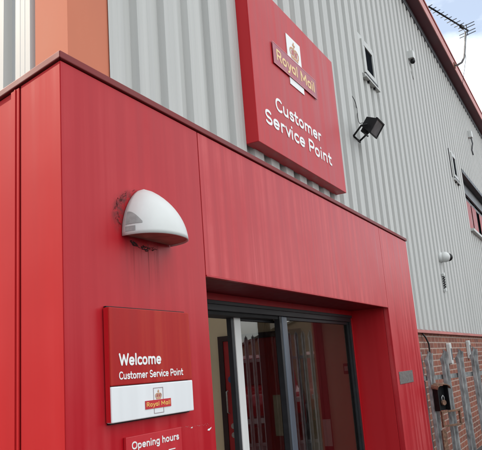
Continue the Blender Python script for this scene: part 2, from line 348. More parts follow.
def text_mesh(body, x0, x1, z0, zcap, y, material, name, parent, w=.15, depth=.0006):
    """sign lettering on a plane facing -y: left x0, right x1, baseline z0, cap height zcap, stroke w of the cap height"""
    cur = 0; st = []
    for ch in body:
        g_, adv = GL[ch]
        st += [[(cur + a, b) for a, b in q] for q in g_]; cur += adv
    xa = min(p[0] for q in st for p in q); xb = max(p[0] for q in st for p in q)
    h = w * zcap / 2; sx = (x1 - x0 - 2 * h) / (xb - xa); mb = MB()
    for k, q in enumerate(st):
        yf = y - depth - (k % 7) * depth * .12
        P = [Vector((x0 + h + (a - xa) * sx, z0 + (b - .08) / .84 * (zcap - 2 * h) + h)) for a, b in q]
        closed = (P[0] - P[-1]).length < 1e-6
        if closed: P = P[:-1]
        N = len(P); offs = []
        for i in range(N):
            a = P[i - 1] if (closed or i > 0) else P[i]; b = P[(i + 1) % N] if (closed or i < N - 1) else P[i]
            d = (b - a).normalized(); offs.append(Vector((-d.y, d.x)))
        Lf = [P[i] + offs[i] * h for i in range(N)]; Rt = [P[i] - offs[i] * h for i in range(N)]
        vs = []
        for yy in (yf, y):
            for i in range(N): vs += [(Lf[i].x, yy, Lf[i].y), (Rt[i].x, yy, Rt[i].y)]
        fs = []; B = 2 * N
        for i in range(N if closed else N - 1):
            j = (i + 1) % N; fs += [(2 * i, 2 * i + 1, 2 * j + 1, 2 * j), (2 * i, 2 * j, 2 * j + B, 2 * i + B), (2 * i + 1, 2 * i + 1 + B, 2 * j + 1 + B, 2 * j + 1)]
        mb.add(vs, fs)
        if not closed:                                   # rounded ends
            for i, sg_ in ((0, -1), (N - 1, 1)):
                d = Vector((offs[i].y, -offs[i].x)) * sg_; o_ = offs[i]; n_c = 7
                rim_ = [P[i] + o_ * h * math.cos(math.pi * t / n_c) + d * h * math.sin(math.pi * t / n_c) for t in range(n_c + 1)]
                vs = [(p.x, yf, p.y) for p in rim_] + [(p.x, y, p.y) for p in rim_]; m_ = n_c + 1
                mb.add(vs, [tuple(range(m_))] + [(t, t + 1, t + 1 + m_, t + m_) for t in range(n_c)])
    return mb.build(name, material, parent)

def poly_xz(mb, pts, y0, y1):
    """extruded polygon in the xz plane (counter-clockwise seen from -y)"""
    n = len(pts); vs = [(x, y0, z) for x, z in pts] + [(x, y1, z) for x, z in pts]
    fs = [tuple(range(n)), tuple(range(2 * n - 1, n - 1, -1))] + [((i + 1) % n, i, i + n, (i + 1) % n + n) for i in range(n)]
    mb.add(vs, fs)

def crown(x, z, w, h, y, parent, mg, mr_, d=0.002):
    """small printed crown: jewelled band, four arches, cross on top"""
    a = MB()
    def P(u, v): return (x + u * w, z + v * h)
    poly_xz(a, [P(-.38, 0), P(.38, 0), P(.40, .16), P(-.40, .16)], y - d, y)
    for s_ in (-1, 1):
        prev = None
        for k in range(9):
            t = k / 8; u = s_ * (0.40 + 0.12 * math.sin(t * math.pi) - 0.34 * t ** 2); v = 0.18 + 0.44 * math.sin(t * math.pi / 2) - (0.05 if k == 8 else 0)
            if prev:
                pu, pv = prev; nx, nv = -(v - pv), (u - pu); L_ = math.hypot(nx, nv) or 1; nx, nv = nx / L_ * .045, nv / L_ * .045
                q = [P(pu - nx, pv - nv), P(u - nx, v - nv), P(u + nx, v + nv), P(pu + nx, pv + nv)]
                poly_xz(a, q, y - d, y)
            prev = (u, v)
    poly_xz(a, [P(-.05, .18), P(.05, .18), P(.05, .62), P(-.05, .62)], y - d, y)
    poly_xz(a, [P(-.04, .66), P(.04, .66), P(.04, 1), P(-.04, 1)], y - d, y)
    poly_xz(a, [P(-.13, .79), P(.13, .79), P(.13, .87), P(-.13, .87)], y - d * 1.4, y)
    a.build('crown_emblem', mg, parent)
    b = MB()
    for s_ in (-1, 1):
        poly_xz(b, [P(min(s_ * .10, s_ * .32), .21), P(max(s_ * .10, s_ * .32), .21), P(max(s_ * .06, s_ * .30), .50), P(min(s_ * .06, s_ * .30), .50)], y - d * .6, y)
    b.build('crown_lining', mr_, parent)

# ------------------------------------------------------------------ ground
g = MB(); g.add([(-400, -400, 0), (600, -400, 0), (600, 500, 0), (-400, 500, 0)], [(0, 1, 2, 3)])
tag(g.build('ground', m_asphalt), kind='structure')

# ------------------------------------------------------------------ main building
WY = 0.44
L = Vector((0.2436, 0.9699, 0)); LN = Vector((-0.9699, 0.2436, 0))   # side wall direction and its outward normal
BC = Vector((0.516, WY, 0))
bld = thing('industrial_building', (12, 6, 0), 'tall industrial shed clad in pale grey ribbed steel above a red brick base', 'building')
ZB, ZT = 1.975, 8.10
PITCH = 0.292

def ribs(mb, p0, d, nrm, s0, s1, z0, z1, phase=0.0, depth=0.045):
    """trapezoidal ribbed sheet along d from s0 to s1; crests stand out along nrm"""
    prof = []
    k = math.floor((s0 - phase) / PITCH) - 1
    while True:
        b = phase + k * PITCH
        # crest with two shallow stiffening grooves, then a valley
        prof += [(b, 0), (b + .016, 1), (b + .062, 1), (b + .067, .97), (b + .072, 1), (b + .112, 1), (b + .117, .97), (b + .122, 1), (b + .172, 1), (b + .188, 0)]
        k += 1
        if b > s1: break
    pts = [(s, dd) for s, dd in prof if s0 <= s <= s1]
    pts = [(s0, pts[0][1])] + pts + [(s1, pts[-1][1])]
    vs = []; fs = []
    for s, dd in pts:
        for z in (z0, z1):
            q = p0 + d * s + nrm * (dd * depth); vs.append((q.x, q.y, z))
    for i in range(len(pts) - 1):
        fs.append((2 * i, 2 * i + 2, 2 * i + 3, 2 * i + 1))
    mb.add(vs, fs)

X = Vector((1, 0, 0)); NY = Vector((0, -1, 0)); P0 = Vector((0, WY, 0))
XE = 42.0
wc = MB()
PH = 1.055
segs = [(0.80, 13.25, ZB, ZT), (13.25, 18.6, ZB, 4.33), (13.25, 18.6, 5.745, ZT), (18.6, 24.0, ZB, ZT), (24.0, 29.4, ZB, 4.33), (24.0, 29.4, 5.745, ZT), (29.4, XE, ZB, ZT)]
for a, b, z0, z1 in segs: ribs(wc, P0, X, NY, a, b, z0, z1 if z1 < ZT else ZT + 0.02, PH)
o = wc.build('front_cladding', m_clad, bld); o['label'] = 'shaded pale grey ribbed steel cladding'
# lining behind the sheet so nothing shows through
MB().box((0.60, WY + .10, 2.3), (13.25, WY + .14, ZT)).box((13.25, WY + .10, 2.0), (29.4, WY + .14, 4.2)).box((13.25, WY + .10, 5.9), (29.4, WY + .14, ZT)).box((29.4, WY + .10, 2.0), (XE, WY + .14, ZT)).box((5.4, WY + .10, 2.0), (13.25, WY + .14, 2.3)).build('wall_lining', m_lining, bld)
sc = MB(); ribs(sc, BC, L, LN, 0.235, 16, ZB, ZT + 2, 0.27)
o = sc.build('side_cladding', m_clad, bld); o['label'] = 'sunlit ribbed steel cladding round the corner'
# corner flashing: two flat faces
cf = MB()
q0 = BC + LN * 0.036 + NY * 0.036
a1 = BC + L * 0.24 + LN * .036
def quad(mb, a, b, z0, z1): mb.add([(a.x, a.y, z0), (b.x, b.y, z0), (b.x, b.y, z1), (a.x, a.y, z1)], [(0, 1, 2, 3)])
cx = BC.x - 0.036 - 0.012
corner = Vector((BC.x - 0.036 * 0.95, WY - 0.038, 0)); corner = BC + LN * .038 + Vector((0, -.038, 0)) + X * 0.012
endx = Vector((0.822, WY - .038, 0)); endl = BC + L * .243 + LN * .038
quad(cf, corner, endx, 1.9, ZT + 2.0)
quad(cf, endl, corner, 1.9, ZT + 2.0)
quad(cf, endx, endx + Vector((0, .05, 0)), 1.9, ZT + 2.0); quad(cf, endl - LN * .05, endl, 1.9, ZT + 2.0)
cf.build('corner_flashing', m_post, bld)
for z in (3.72, 4.6, 5.4): MB().tube([corner + Vector((.012, -.001, z)), corner + Vector((.012, -.004, z))], .006, 8).build('rivet', m_guttergrey, bld)

# drip trim and brick base
MB().box((5.372, WY - .045, ZB - .045), (XE, WY + .05, ZB - .003)).build('drip_trim', m_fascia, bld, .004)
bb = MB().box((5.362, WY + .01, 0), (XE, WY + .25, ZB - .046)); bb.build('brick_base', m_brick, bld)
# side base
sb = MB(); e0 = BC + L * .05; e1 = BC + L * 16
sb.obox(((e0 + e1) / 2) - LN * .12 + Vector((0, 0, .95)), L * 8, LN * .1, (0, 0, .95)); sb.build('side_base', m_brick, bld)
# screws in the sheeting
for s_, z_ in ((PH + PITCH * 0 + .19, 3.93), (PH + 3 * PITCH + .185, 4.37)):
    MB().tube([(s_, WY - .04, z_), (s_, WY - .046, z_)], .007, 8).build('sheet_screw', m_black, bld)
# eaves
MB().box((0.5, WY - .06, 7.96), (XE, WY - .034, ZT)).build('eaves_trim', m_guttergrey, bld)
pf = None
for k in range(25, 66):
    xx = PH + k * PITCH + .19
    if pf is None: pf = MB().box((xx, WY - .05, 7.92), (xx + .085, WY - .01, 7.962)).build('rib_end_shade', m_dark, bld)  # dark boxes stand in for the shade in the open rib ends
    else:
        c_ = pf.copy(); COL.objects.link(c_); c_.parent = bld; c_.location = Vector(pf.location) + Vector(((k - 25) * PITCH, 0, 0))
MB().box((0.3, 0.185, ZT), (XE, WY + .1, ZT + .02)).build('eaves_soffit', m_soffit, bld)
MB().box((0.3, 0.165, ZT - .01), (XE, 0.183, ZT + .24)).box((0.3, 0.145, ZT + .205), (XE, 0.162, ZT + .245)).build('fascia', m_fascia, bld, .003)
rf = MB()
def zr(y): return ZT + .25 + (y - .16) / 7.84 * .95
# front slope with an added unseen gap so sky light reaches the lobby
for x0_, x1_, y0_, y1_ in ((0.3, XE, .16, .75), (0.5, .7, .75, 7.4), (20.0, XE, .75, 7.4), (2.4, XE, 7.4, 8.0)):
    rf.add([(x0_, y0_, zr(y0_)), (x1_, y0_, zr(y0_)), (x1_, y1_, zr(y1_)), (x0_, y1_, zr(y1_))], [(0, 1, 2, 3)])
rf.add([(XE, 8, ZT + 1.2), (XE, 16, ZT + .3), (4.4, 16, ZT + .3), (2.4, 8, ZT + 1.2)], [(0, 1, 2, 3)])
rf.build('roof', m_roofslate, bld)
MB().box((4.4, 16, 0), (XE, 16.1, ZT + .3)).box((XE, .45, 0), (XE + .1, 16, ZT)).build('rear_wall', m_clad, bld)

# small vent windows
def vent_window(x0, x1, z0, z1, lab):
    f = MB(); yo = WY - .068; yi = WY - .03
    t = 0.075
    w = thingless('window', f)
    f.box((x0, yo, z0), (x0 + t, yi, z1)).box((x1 - t, yo, z0), (x1, yi, z1)).box((x0 + t, yo, z1 - t), (x1 - t, yi, z1)).box((x0 + t, yo, z0), (x1 - t, yi, z0 + t))
    o = f.build('window', m_pvc, bld, .006); o['label'] = lab
    MB().box((x0 + t, WY - .05, z0 + t), (x1 - t, WY - .04, z1 - t)).build('pane', m_wglass, o)
    MB().box((x0 + t, yo + .006, z0 + t), (x0 + t + .05, WY - .052, z1 - t)).build('inner_frame', m_pvc, o)
    sl = MB(); sl.box((x0 - .05, WY - .088, z0 - .085), (x1 + .05, WY - .03, z0 - .068)).box((x0 - .05, WY - .072, z0 - .068), (x1 + .05, WY - .03, z0 - .030)); sl.build('sill', m_pvc, o, .003)
    MB().box((x0 + .0, WY - .074, z0 - .030), (x1 + .01, WY - .03, z0 - .002)).build('sill_gap', m_black, o)
    for u_ in (.10, .36): MB().box((x0 + u_, WY - .075, z0 - .112), (x0 + u_ + .03, WY - .03, z0 - .086)).build('sill_bracket', m_black, o)
    fl = MB().box((x0 - .10, WY - .046, z0 - .03), (x0 - .003, WY - .03, z1 + .06)).box((x0 - .003, WY - .046, z1 + .003), (x1 + .04, WY - .03, z1 + .06)).box((x1 + .003, WY - .046, z0 - .03), (x1 + .04, WY - .03, z1 + .003)); fl.build('flashing', m_pvc, o)
    MB().box((x0 - .112, WY - .044, z0 - .03), (x0 - .101, WY - .03, z1 + .06)).build('flashing_seal', m_black, o)
def thingless(*a): return None
vent_window(5.98, 6.50, 5.28, 5.77, 'small white framed vent window above the floodlight')
vent_window(11.97, 12.45, 5.25, 5.80, 'small far vent window with white frame')

# long recessed windows
for wx0, wx1 in ((13.25, 18.6), (24.0, 29.4)):
    fr = MB(); fr.box((wx0 + .06, WY + .16, 4.40), (wx1 - .06, WY + .22, 4.47)).box((wx0 + .06, WY + .16, 5.30), (wx1 - .06, WY + .22, 5.38))
    n = 6
    for i in range(n + 1):
        xx = wx0 + .06 + (wx1 - wx0 - .2) * i / n; fr.box((xx, WY + .155, 4.33), (xx + .07, WY + .225, 5.66))
    w = fr.build('window', m_guttergrey, bld); w['label'] = 'long recessed window with dark reveals'
    MB().box((wx0, WY - .05, 5.66), (wx1, WY + .30, 5.745)).build('lintel', m_alu_dark, w)
    MB().box((wx0 + .02, WY + .10, 5.40), (wx1 - .02, WY + .14, 5.66)).build('blind_box', m_guttergrey, w)
    for j0, j1 in ((wx0 - .01, wx0 + .05), (wx1 - .05, wx1)): MB().box((j0, WY - .03, 4.33), (j1, WY + .3, 5.66)).build('jamb', m_pvc, w)
    MB().box((wx0 - .05, WY - .12, 4.27), (wx1 + .05, WY + .3, 4.33)).build('sill', m_pvc, w, .005)
    MB().box((wx0 + .05, WY + .19, 4.33), (wx1 - .05, WY + .2, 5.66)).build('pane', m_wglass, w)
    MB().box((wx0 + .50, WY + .15, 4.47), (wx0 + 1.15, WY + .153, 5.30)).build('white_patch', m_whitepatch, w)  # flat white and red patches set just in front of the dark pane
    for u_ in (1.25, 2.1, 3.3): MB().box((wx0 + u_, WY + .15, 4.47), (wx0 + u_ + .7, WY + .153, 5.30)).build('red_patch', m_redpatch, w)

# ------------------------------------------------------------------ entrance porch
por = thing('entrance_porch', (2.7, 0.2, 0), 'projecting red metal porch wrapping the building corner with a dark sliding door opening', 'porch')
ZP = 2.868
T = .05
front = MB(); fp = [(.002, 0), (1.019, 0), (1.019, T), (.0165, T)]
front.add([(x, y, z) for z in (0, ZP) for x, y in fp], [(0, 3, 2, 1), (4, 5, 6, 7), (0, 1, 5, 4), (1, 2, 6, 5), (2, 3, 7, 6), (3, 0, 4, 7)])
o = front.build('front_panel', m_red, por, .0015); o['label'] = 'red left pier panel stained round the wall light'
o = MB().box((1.026, 0, 2.093), (4.318, T, ZP)).build('front_panel', m_red_header, por, .0015); o['label'] = 'long streaked red header panel above the doorway'
o = MB().box((4.3245, 0, 0), (5.358, T, ZP)).build('front_panel', m_red_header, por, .0015); o['label'] = 'right red pier panel'
MB().box((0.05, T + .004, 2.10), (5.35, T + .02, ZP)).build('backing', m_dark, por)
# side panels along the oblique left side
def sidebox(s0, s1, o0, o1, z0, z1, mb=None):
    mb = mb or MB(); a = L * ((s0 + s1) / 2) + LN * ((o0 + o1) / 2) + Vector((0, 0, (z0 + z1) / 2))
    return mb.obox(a, L * ((s1 - s0) / 2), LN * ((o1 - o0) / 2), (0, 0, (z1 - z0) / 2))
o = sidebox(0.0035, .306, -.012, 0, 0, ZP).build('side_panel', m_red_side, por, .0015); o['label'] = 'sunlit narrow red panel at the porch corner'
o = sidebox(.375, 3.2, -.055, -.006, 0, ZP).build('side_panel', m_red_side, por, .0015); o['label'] = 'sunlit wide red panel beyond the joint'
jc = sidebox(.316, .385, -.004, .004, 0, ZP - .004); sidebox(.340, .352, .0035, .008, 0, ZP - .004, jc)
jc.build('joint_cover', m_red_side, por, .0015)
sidebox(.29, .40, -.07, -.056, 0, ZP).build('backing', m_dark, por)
# coping with drip edge
cp = MB(); z0, z1 = ZP + .006, ZP + .038; ov = .011
A = Vector((0, 0, 0)) + LN * ov; 
cA = Vector((-ov * 1.23, -ov, 0)); e = L * 3.2
cp.add([(cA.x, cA.y, z0), (5.372, -ov, z0), (5.372, WY, z0), (3.2 * L.x + .5, 3.1, z0), (e.x + LN.x * ov, e.y + LN.y * ov, z0),
        (cA.x, cA.y, z1), (5.372, -ov, z1), (5.372, WY, z1 + .004), (3.2 * L.x + .5, 3.1, z1), (e.x + LN.x * ov, e.y + LN.y * ov, z1)], [])
# front strip and side strip as separate L sections
cp = MB()
cp.add([(cA.x, cA.y, z0), (5.372, -ov, z0), (5.372, .10, z0), (.12, .10, z0), (cA.x, cA.y, z1), (5.372, -ov, z1), (5.372, .10, z1 - .006), (.12, .10, z1 - .006)],
       [(0, 3, 2, 1), (4, 5, 6, 7), (0, 1, 5, 4), (1, 2, 6, 5), (2, 3, 7, 6), (3, 0, 4, 7)])
eo = e + LN * ov; ei = e - LN * .12
cp.add([(cA.x, cA.y, z0), (.12, .10, z0), (ei.x, ei.y, z0), (eo.x, eo.y, z0), (cA.x, cA.y, z1), (.12, .10, z1 - .006), (ei.x, ei.y, z1 - .006), (eo.x, eo.y, z1)],
       [(0, 3, 2, 1), (4, 5, 6, 7), (0, 1, 5, 4), (1, 2, 6, 5), (2, 3, 7, 6), (3, 0, 4, 7)])
cp.build('coping', m_coping, por, .004)
MB().add([(.12, .10, z0 + .004), (5.372, .10, z0 + .004), (5.372, WY + .05, z0 + .03), (.25, WY + .05, z0 + .03)], [(0, 1, 2, 3)]).build('roof_deck', m_guttergrey, por)
MB().obox(L * 1.6 - LN * .45 + Vector((0, .25, ZP)), L * 1.5, LN * .34, (0, 0, .004)).build('side_roof_deck', m_guttergrey, por)
# reveals
MB().box((4.3235, T + .002, 0), (4.36, .40, 2.10)).build('reveal', m_red_deep, por)
MB().box((.985, T + .002, 0), (1.0195, .40, 2.10)).build('reveal', m_red_deep, por)
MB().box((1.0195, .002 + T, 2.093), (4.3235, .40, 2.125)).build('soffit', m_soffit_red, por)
MB().box((5.30, T, 0), (5.356, WY + .02, ZP)).build('end_panel', m_red_deep, por)
MB().box((1.0195, .37, 2.047), (4.3235, .405, 2.0925)).box((4.277, .37, 0), (4.3232, .405, 2.0465)).build('inner_trim', m_red_deep, por)
# flashing on bottom edge of header (fine bright lip)
MB().box((1.027, -.003, 2.086), (4.318, .02, 2.0925)).build('header_lip', m_red, por)

# ------------------------------------------------------------------ sliding door
dr = thing('sliding_entrance_door', (2.6, .4, 0), 'dark framed glass sliding entrance door standing partly open in the red porch', 'sliding door')
MB().box((1.02, .365, 1.985), (4.277, .54, 2.0465)).box((1.02, .352, 2.022), (4.277, .365, 2.0465)).build('header', m_alu_dark, dr, .003)
MB().box((1.02, .39, 1.962), (2.69, .54, 1.9845)).build('track', m_dark, dr)
MB().box((4.235, .365, 0), (4.2765, .43, 1.985)).box((4.222, .385, 0), (4.235, .425, 1.985)).build('side_frame', m_alu_dark, dr, .002)
lf = MB(); lf.box((2.11, .455, .02), (2.20, .50, 1.968)); lf.build('leading_edge', m_alu_white, dr, .004)
MB().box((2.072, .46, .02), (2.108, .495, 1.968)).build('brush_seal', m_alu_dark, dr)
MB().box((2.20, .46, 1.945), (2.805, .495, 1.966)).box((2.805, .468, .02), (2.84, .488, 1.968)).box((2.20, .46, .02), (2.77, .495, .12)).build('leaf_frame', m_alu_dark, dr, .002)
MB().box((2.20, .475, .12), (2.805, .481, 1.945)).build('glass_pane', m_glass, dr)
MB().box((2.716, .375, .02), (2.805, .43, 1.984)).build('centre_stile', m_alu_mid, dr, .006)
MB().box((2.68, .38, .02), (2.716, .425, 1.984)).box((2.805, .385, 1.96), (4.222, .42, 1.984)).box((2.805, .385, .02), (4.222, .42, .1)).build('fixed_frame', m_alu_dark, dr, .002)
MB().box((2.805, .40, .1), (4.222, .406, 1.96)).build('glass_pane', m_glass, dr)

# ------------------------------------------------------------------ lobby behind the glass
def st(name, mb, m_): return tag(mb.build(name, m_), kind='structure')
st('lobby_wall', MB().box((4.40, .425, 0), (4.52, .72, 2.62)), m_tan)
st('lobby_wall', MB().box((4.37, .722, 0), (4.52, .80, 2.62)), m_maroon)
st('lobby_wall', MB().box((4.40, .802, 0), (4.52, 4.2, 2.62)), m_cream)
st('lobby_wall', MB().box((.9, 4.2, 0), (4.52, 4.3, 2.62)), m_lining)
st('lobby_wall', MB().box((.85, .44, 0), (.95, 4.3, 2.62)), m_lining)
st('lobby_floor', MB().box((.95, .1, .0), (4.4, 4.2, .02)), m_tile)
idr = thing('lobby_door', (4.4, 1.4, 0), 'red lobby door with pull handle and round locks seen through the open gap', 'door')
MB().box((4.375, 1.87, 0), (4.399, 1.93, 1.985)).box((4.375, 1.0, 1.93), (4.399, 1.87, 1.985)).box((4.375, .95, 0), (4.399, 1.0, 1.985)).build('frame', m_black_frame, idr)
MB().box((4.385, 1.002, 0), (4.399, 1.868, 1.928)).build('panel', m_idoor, idr)
MB().tube([(4.382, 1.845, 1.41), (4.35, 1.845, 1.40), (4.35, 1.845, 1.19), (4.382, 1.845, 1.18)], .009, 8).build('handle', m_steel, idr)
for z in (1.05, .96): MB().tube([(4.384, 1.80, z), (4.366, 1.80, z)], .028, 16).build('lock', m_steel, idr)
MB().tube([(4.384, 1.80, 1.525), (4.380, 1.80, 1.525)], .035, 20).build('round_sticker', m_blue, idr)
tag(MB().box((4.378, 1.19, .94), (4.384, 1.32, 1.34)).build('notice', m_paper), 'cream paper notice on red wall seen through the left glass leaf', 'notice')
tag(MB().box((4.362, .715, .835), (4.369, .795, 1.085)).build('notice', m_paper2), 'small pale notice on the maroon trim low in the right glass pane', 'notice')
rd = thing('card_reader', (4.4, .53, 1.5), 'small boxed card reader on the tan lobby wall behind the glass', 'card reader')
MB().box((4.372, .47, 1.50), (4.399, .53, 1.60)).build('housing', m_black_frame, rd, .004)
MB().box((4.368, .482, 1.53), (4.3715, .518, 1.575)).build('face', m_paper2, rd)

# ------------------------------------------------------------------ big wall sign
YF = .29
sg = thing('wall_sign', (3.38, .35, 3.28), 'large square red sign reading Customer Service Point high on the grey cladding', 'sign')
fx0, fx1, fz0, fz1 = 2.40, 4.355, 3.281, 4.73
MB().box((fx0, YF, fz0), (fx1, WY - .035, fz1)).build('sign_tray', m_red_sign, sg, .004)
# tray side is glossier and deeper in colour
MB().box((fx0 - .003, YF + .006, fz0 + .004), (fx0 - .0005, WY - .036, fz1 - .004)).build('return_edge', m_red_deep, sg)
for u_ in (fx0 + .2, fx1 - .26): MB().box((u_, WY - .034, fz0 + .1), (u_ + .06, WY + .05, fz1 - .1)).build('mounting_rail', m_guttergrey, sg)
text_mesh('Customer', 2.77, 3.772, 3.655, .123, YF - .001, m_text, 'lettering', sg, w=.178, depth=.002)
text_mesh('Service Point', 2.553, 3.998, 3.478, .127, YF - .001, m_text, 'lettering', sg, w=.178, depth=.002)
MB().box((3.128, YF - .006, 4.022), (3.440, YF - .001, 4.512)).build('crown_panel', m_text, sg)
MB().box((2.797, YF - .012, 4.086), (3.757, YF - .007, 4.286)).build('banner', m_banner_faded, sg, .002)
be = MB()
for a in ((2.797, 4.086, 3.757, 4.092), (2.797, 4.280, 3.757, 4.286), (2.797, 4.092, 2.803, 4.280), (3.751, 4.092, 3.757, 4.280)): be.box((a[0], YF - .0135, a[1]), (a[2], YF - .0123, a[3]))
be.build('banner_edge', m_banner_edge, sg)
text_mesh('Royal Mail', 2.862, 3.700, 4.136, .108, YF - .0125, m_yellow, 'banner_lettering', sg, w=.185, depth=.001)
crown(3.284, 4.305, .20, .175, YF - .0065, sg, m_gold, m_crownred)

# ------------------------------------------------------------------ welcome sign
YS = -.034
ws = thing('welcome_sign', (.5, -.02, 1.44), 'red over white tray sign reading Welcome on the left pier below the wall light', 'sign')
MB().box((.214, YS, 1.5815), (.788, -.006, 1.887)).build('red_face', m_red_sign2, ws, .004)
MB().box((.214, YS, 1.444), (.788, -.006, 1.579)).build('white_face', m_white_panel, ws, .004)
MB().box((.2125, YS + .006, 1.447), (.2138, -.006, 1.884)).build('return_edge', m_red_deep, ws)
MB().box((.222, -.0135, 1.438), (.78, -.001, 1.893)).build('back_frame', m_black, ws)
text_mesh('Welcome', .264, .547, 1.657, .049, YS - .001, m_text, 'lettering', ws, w=.185)
text_mesh('Customer Service Point', .262, .712, 1.604, .031, YS - .001, m_text, 'lettering', ws, w=.165, depth=.0004)
MB().box((.422, YS - .0025, 1.478), (.605, YS - .001, 1.5115)).build('banner', m_banner, ws)
text_mesh('Royal Mail', .430, .597, 1.4865, .0185, YS - .0028, m_yellow2, 'banner_lettering', ws, w=.19, depth=.0003)
ol = MB()
for a in ((.482, 1.5115, .4845, 1.5585), (.5495, 1.5115, .552, 1.5585), (.482, 1.5585, .552, 1.561), (.482, 1.459, .4845, 1.478), (.5495, 1.459, .552, 1.478), (.482, 1.4565, .552, 1.459)): ol.box((a[0], YS - .0015, a[1]), (a[2], YS - .0005, a[3]))
ol.build('outline', m_outline, ws)
crown(.517, 1.514, .044, .038, YS - .001, ws, m_gold, m_crownred, .0008)

# ------------------------------------------------------------------ opening hours sign
oh = thing('opening_hours_sign', (.5, -.01, 1.0), 'lower red sign headed Opening hours at the bottom edge of the pier', 'sign')
MB().box((.317, -.015, .85), (.705, -.001, 1.381)).build('sign_face', m_banner, oh, .002)
text_mesh('Opening hours', .350, .680, 1.331, .030, -.016, m_text, 'lettering', oh, w=.185)
for i, (a, b) in enumerate((('Monday', '8am - 6pm'), ('Tuesday', '8am - 6pm'), ('Wednesday', '8am - 6pm'), ('Thursday', '8am - 6pm'), ('Friday', '8am - 6pm'), ('Saturday', '8am - 12pm'))):
    pass  # the rows below the frame cannot be read in the photograph and are left out
for u_, w_ in ((.600, .05), (.535, .022)): MB().box((u_, -.0158, 1.296), (u_ + w_, -.0152, 1.300)).build('small_print', m_text, oh)

# nameplate
npz = MB().box((4.402, -.006, 1.372), (4.90, -.0005, 1.486)); tag(npz.build('nameplate', m_plate, None, .001), 'small dull metal plate on the right red pier', 'plate')
# chipped paint flake at the opening edge
ch = MB(); ch.add([(.945, -.0012, 1.340), (.962, -.0012, 1.337), (.980, -.0012, 1.346), (.984, -.0012, 1.352), (.962, -.0012, 1.346), (.952, -.0012, 1.346)], [(0, 1, 2, 3, 4, 5)])
ch.add([(.80, -.0012, 1.366), (.815, -.0012, 1.364), (.818, -.0012, 1.370)], [(0, 1, 2)])
o = ch.build('paint_chip', m_text, por)
gr = MB()
for k in range(26):
    xx = .72 + k * .0095 + random.uniform(-.003, .003); zz = 1.377 + (k / 26) * -.012 + random.uniform(-.004, .004); r_ = random.uniform(.0006, .0017)
    gr.add([(xx - r_, -.0009, zz - r_), (xx + r_ * 1.2, -.0009, zz - r_ * .6), (xx + r_, -.0009, zz + r_), (xx - r_ * .5, -.0009, zz + r_ * .7)], [(0, 1, 2, 3)])
gr.build('old_sealant_line', m_sticker, por)

# ------------------------------------------------------------------ wall light
wl = thing('wall_light', (.52, -.05, 2.2), 'white half dome wall light with brown underside and grimy edges on the left pier', 'wall light')
cxl, zb, zt, HW, PR = .532, 2.198, 2.44, .182, .172
def shell(scale, yoff=0):
    NU, NV = 28, 14; vs = []; fs = []
    for j in range(NV + 1):
        t = j / NV                                  # 0 rim, 1 apex
        z = zb + (zt - zb) * scale * t
        k = (1 - t ** 1.75) ** 0.64
        for i in range(NU + 1):
            a = math.pi * i / NU
            w = HW * scale * k; p = PR * scale * (1 - t ** 2.0) ** 0.74
            # blunted front so the rim sweeps like a shield
            vs.append((cxl - .014 * t - w * math.copysign(abs(math.cos(a)) ** .9, math.cos(a)), -.004 - yoff - p * math.sin(a) ** .82, z))
    for j in range(NV):
        for i in range(NU):
            a = j * (NU + 1) + i; fs.append((a, a + 1, a + NU + 2, a + NU + 1))
    return vs, fs
vs, fs = shell(1.0); so_ = MB(); so_.add(vs, fs, True); sh = so_.build('shell', m_white, wl)
sm = sh.modifiers.new('thickness', 'SOLIDIFY'); sm.thickness = .006; sm.offset = -1
rim = MB(); NU = 28
rv = vs[:NU + 1]
base = [(x, y, zb + .006) for x, y, z in [(cxl + (p[0] - cxl) * .95, p[1] * .95, 0) for p in rv]]
rim.add(base + [(p[0], p[1], zb + .03) for p in base], [tuple(range(NU + 1))[::-1]] + [(i, i + 1, i + NU + 2, i + NU + 1) for i in range(NU)])
rim.build('diffuser', m_diff, wl)
MB().box((cxl - .09, -.010, zb + .03), (cxl + .09, -.001, zb + .14)).build('back_plate', m_black, wl)
# sticker on the left flank: follow the shell surface
stv = MB()
def shellpt(i, t, off=.0016):
    a = math.pi * i; k = (1 - t ** 1.75) ** 0.64; w = HW * k; p = PR * (1 - t ** 2.0) ** 0.74
    c = math.copysign(abs(math.cos(a)) ** .9, math.cos(a))
    nrm = Vector((-c, -math.sin(a), .3)).normalized() * off
    return Vector((cxl - .014 * t - w * c, -.004 - p * math.sin(a) ** .82, zb + (zt - zb) * t)) + nrm
def patch(i0, i1, t0, t1, f=lambda u: 1):
    g_ = []
    for a in range(9):
        u = a / 8
        for b in range(5): g_.append(shellpt(i0 + (i1 - i0) * u, t0 + (t1 - t0) * (b / 4) * f(u)))
    stv.add(g_, [(a * 5 + b, a * 5 + b + 1, (a + 1) * 5 + b + 1, (a + 1) * 5 + b) for a in range(8) for b in range(4)])
patch(.02, .16, .19, .44, lambda u: math.cos(u * 1.45))
patch(.02, .10, .06, .15)
stv.build('sticker', m_sticker, wl)
# broken sealant skirt below and left of the lamp
sk = MB()
for k in range(60):
    a = math.radians(random.choice((random.uniform(112, 205), random.uniform(236, 292)))); rr = random.uniform(.90, 1.04); da = random.uniform(.04, .22) * random.choice((-1, 1)); th = random.uniform(.0002, .0008) if a < 3.6 else random.uniform(.0006, .0020)
    pts = []
    for q in range(5):
        aa = a + da * q / 4; r2 = rr + random.uniform(-.03, .03)
        pts.append((.515 + .20 * math.cos(aa) * r2, -.0012, 2.295 + .135 * math.sin(aa) * r2))
    if max(p[2] for p in pts) > 2.425 or max(p[0] for p in pts) > .69: continue
    sk.tube(pts, [th * .4, th, th * 1.3, th * .8, th * .3], 5)
sk.build('old_sealant', m_grime, wl)

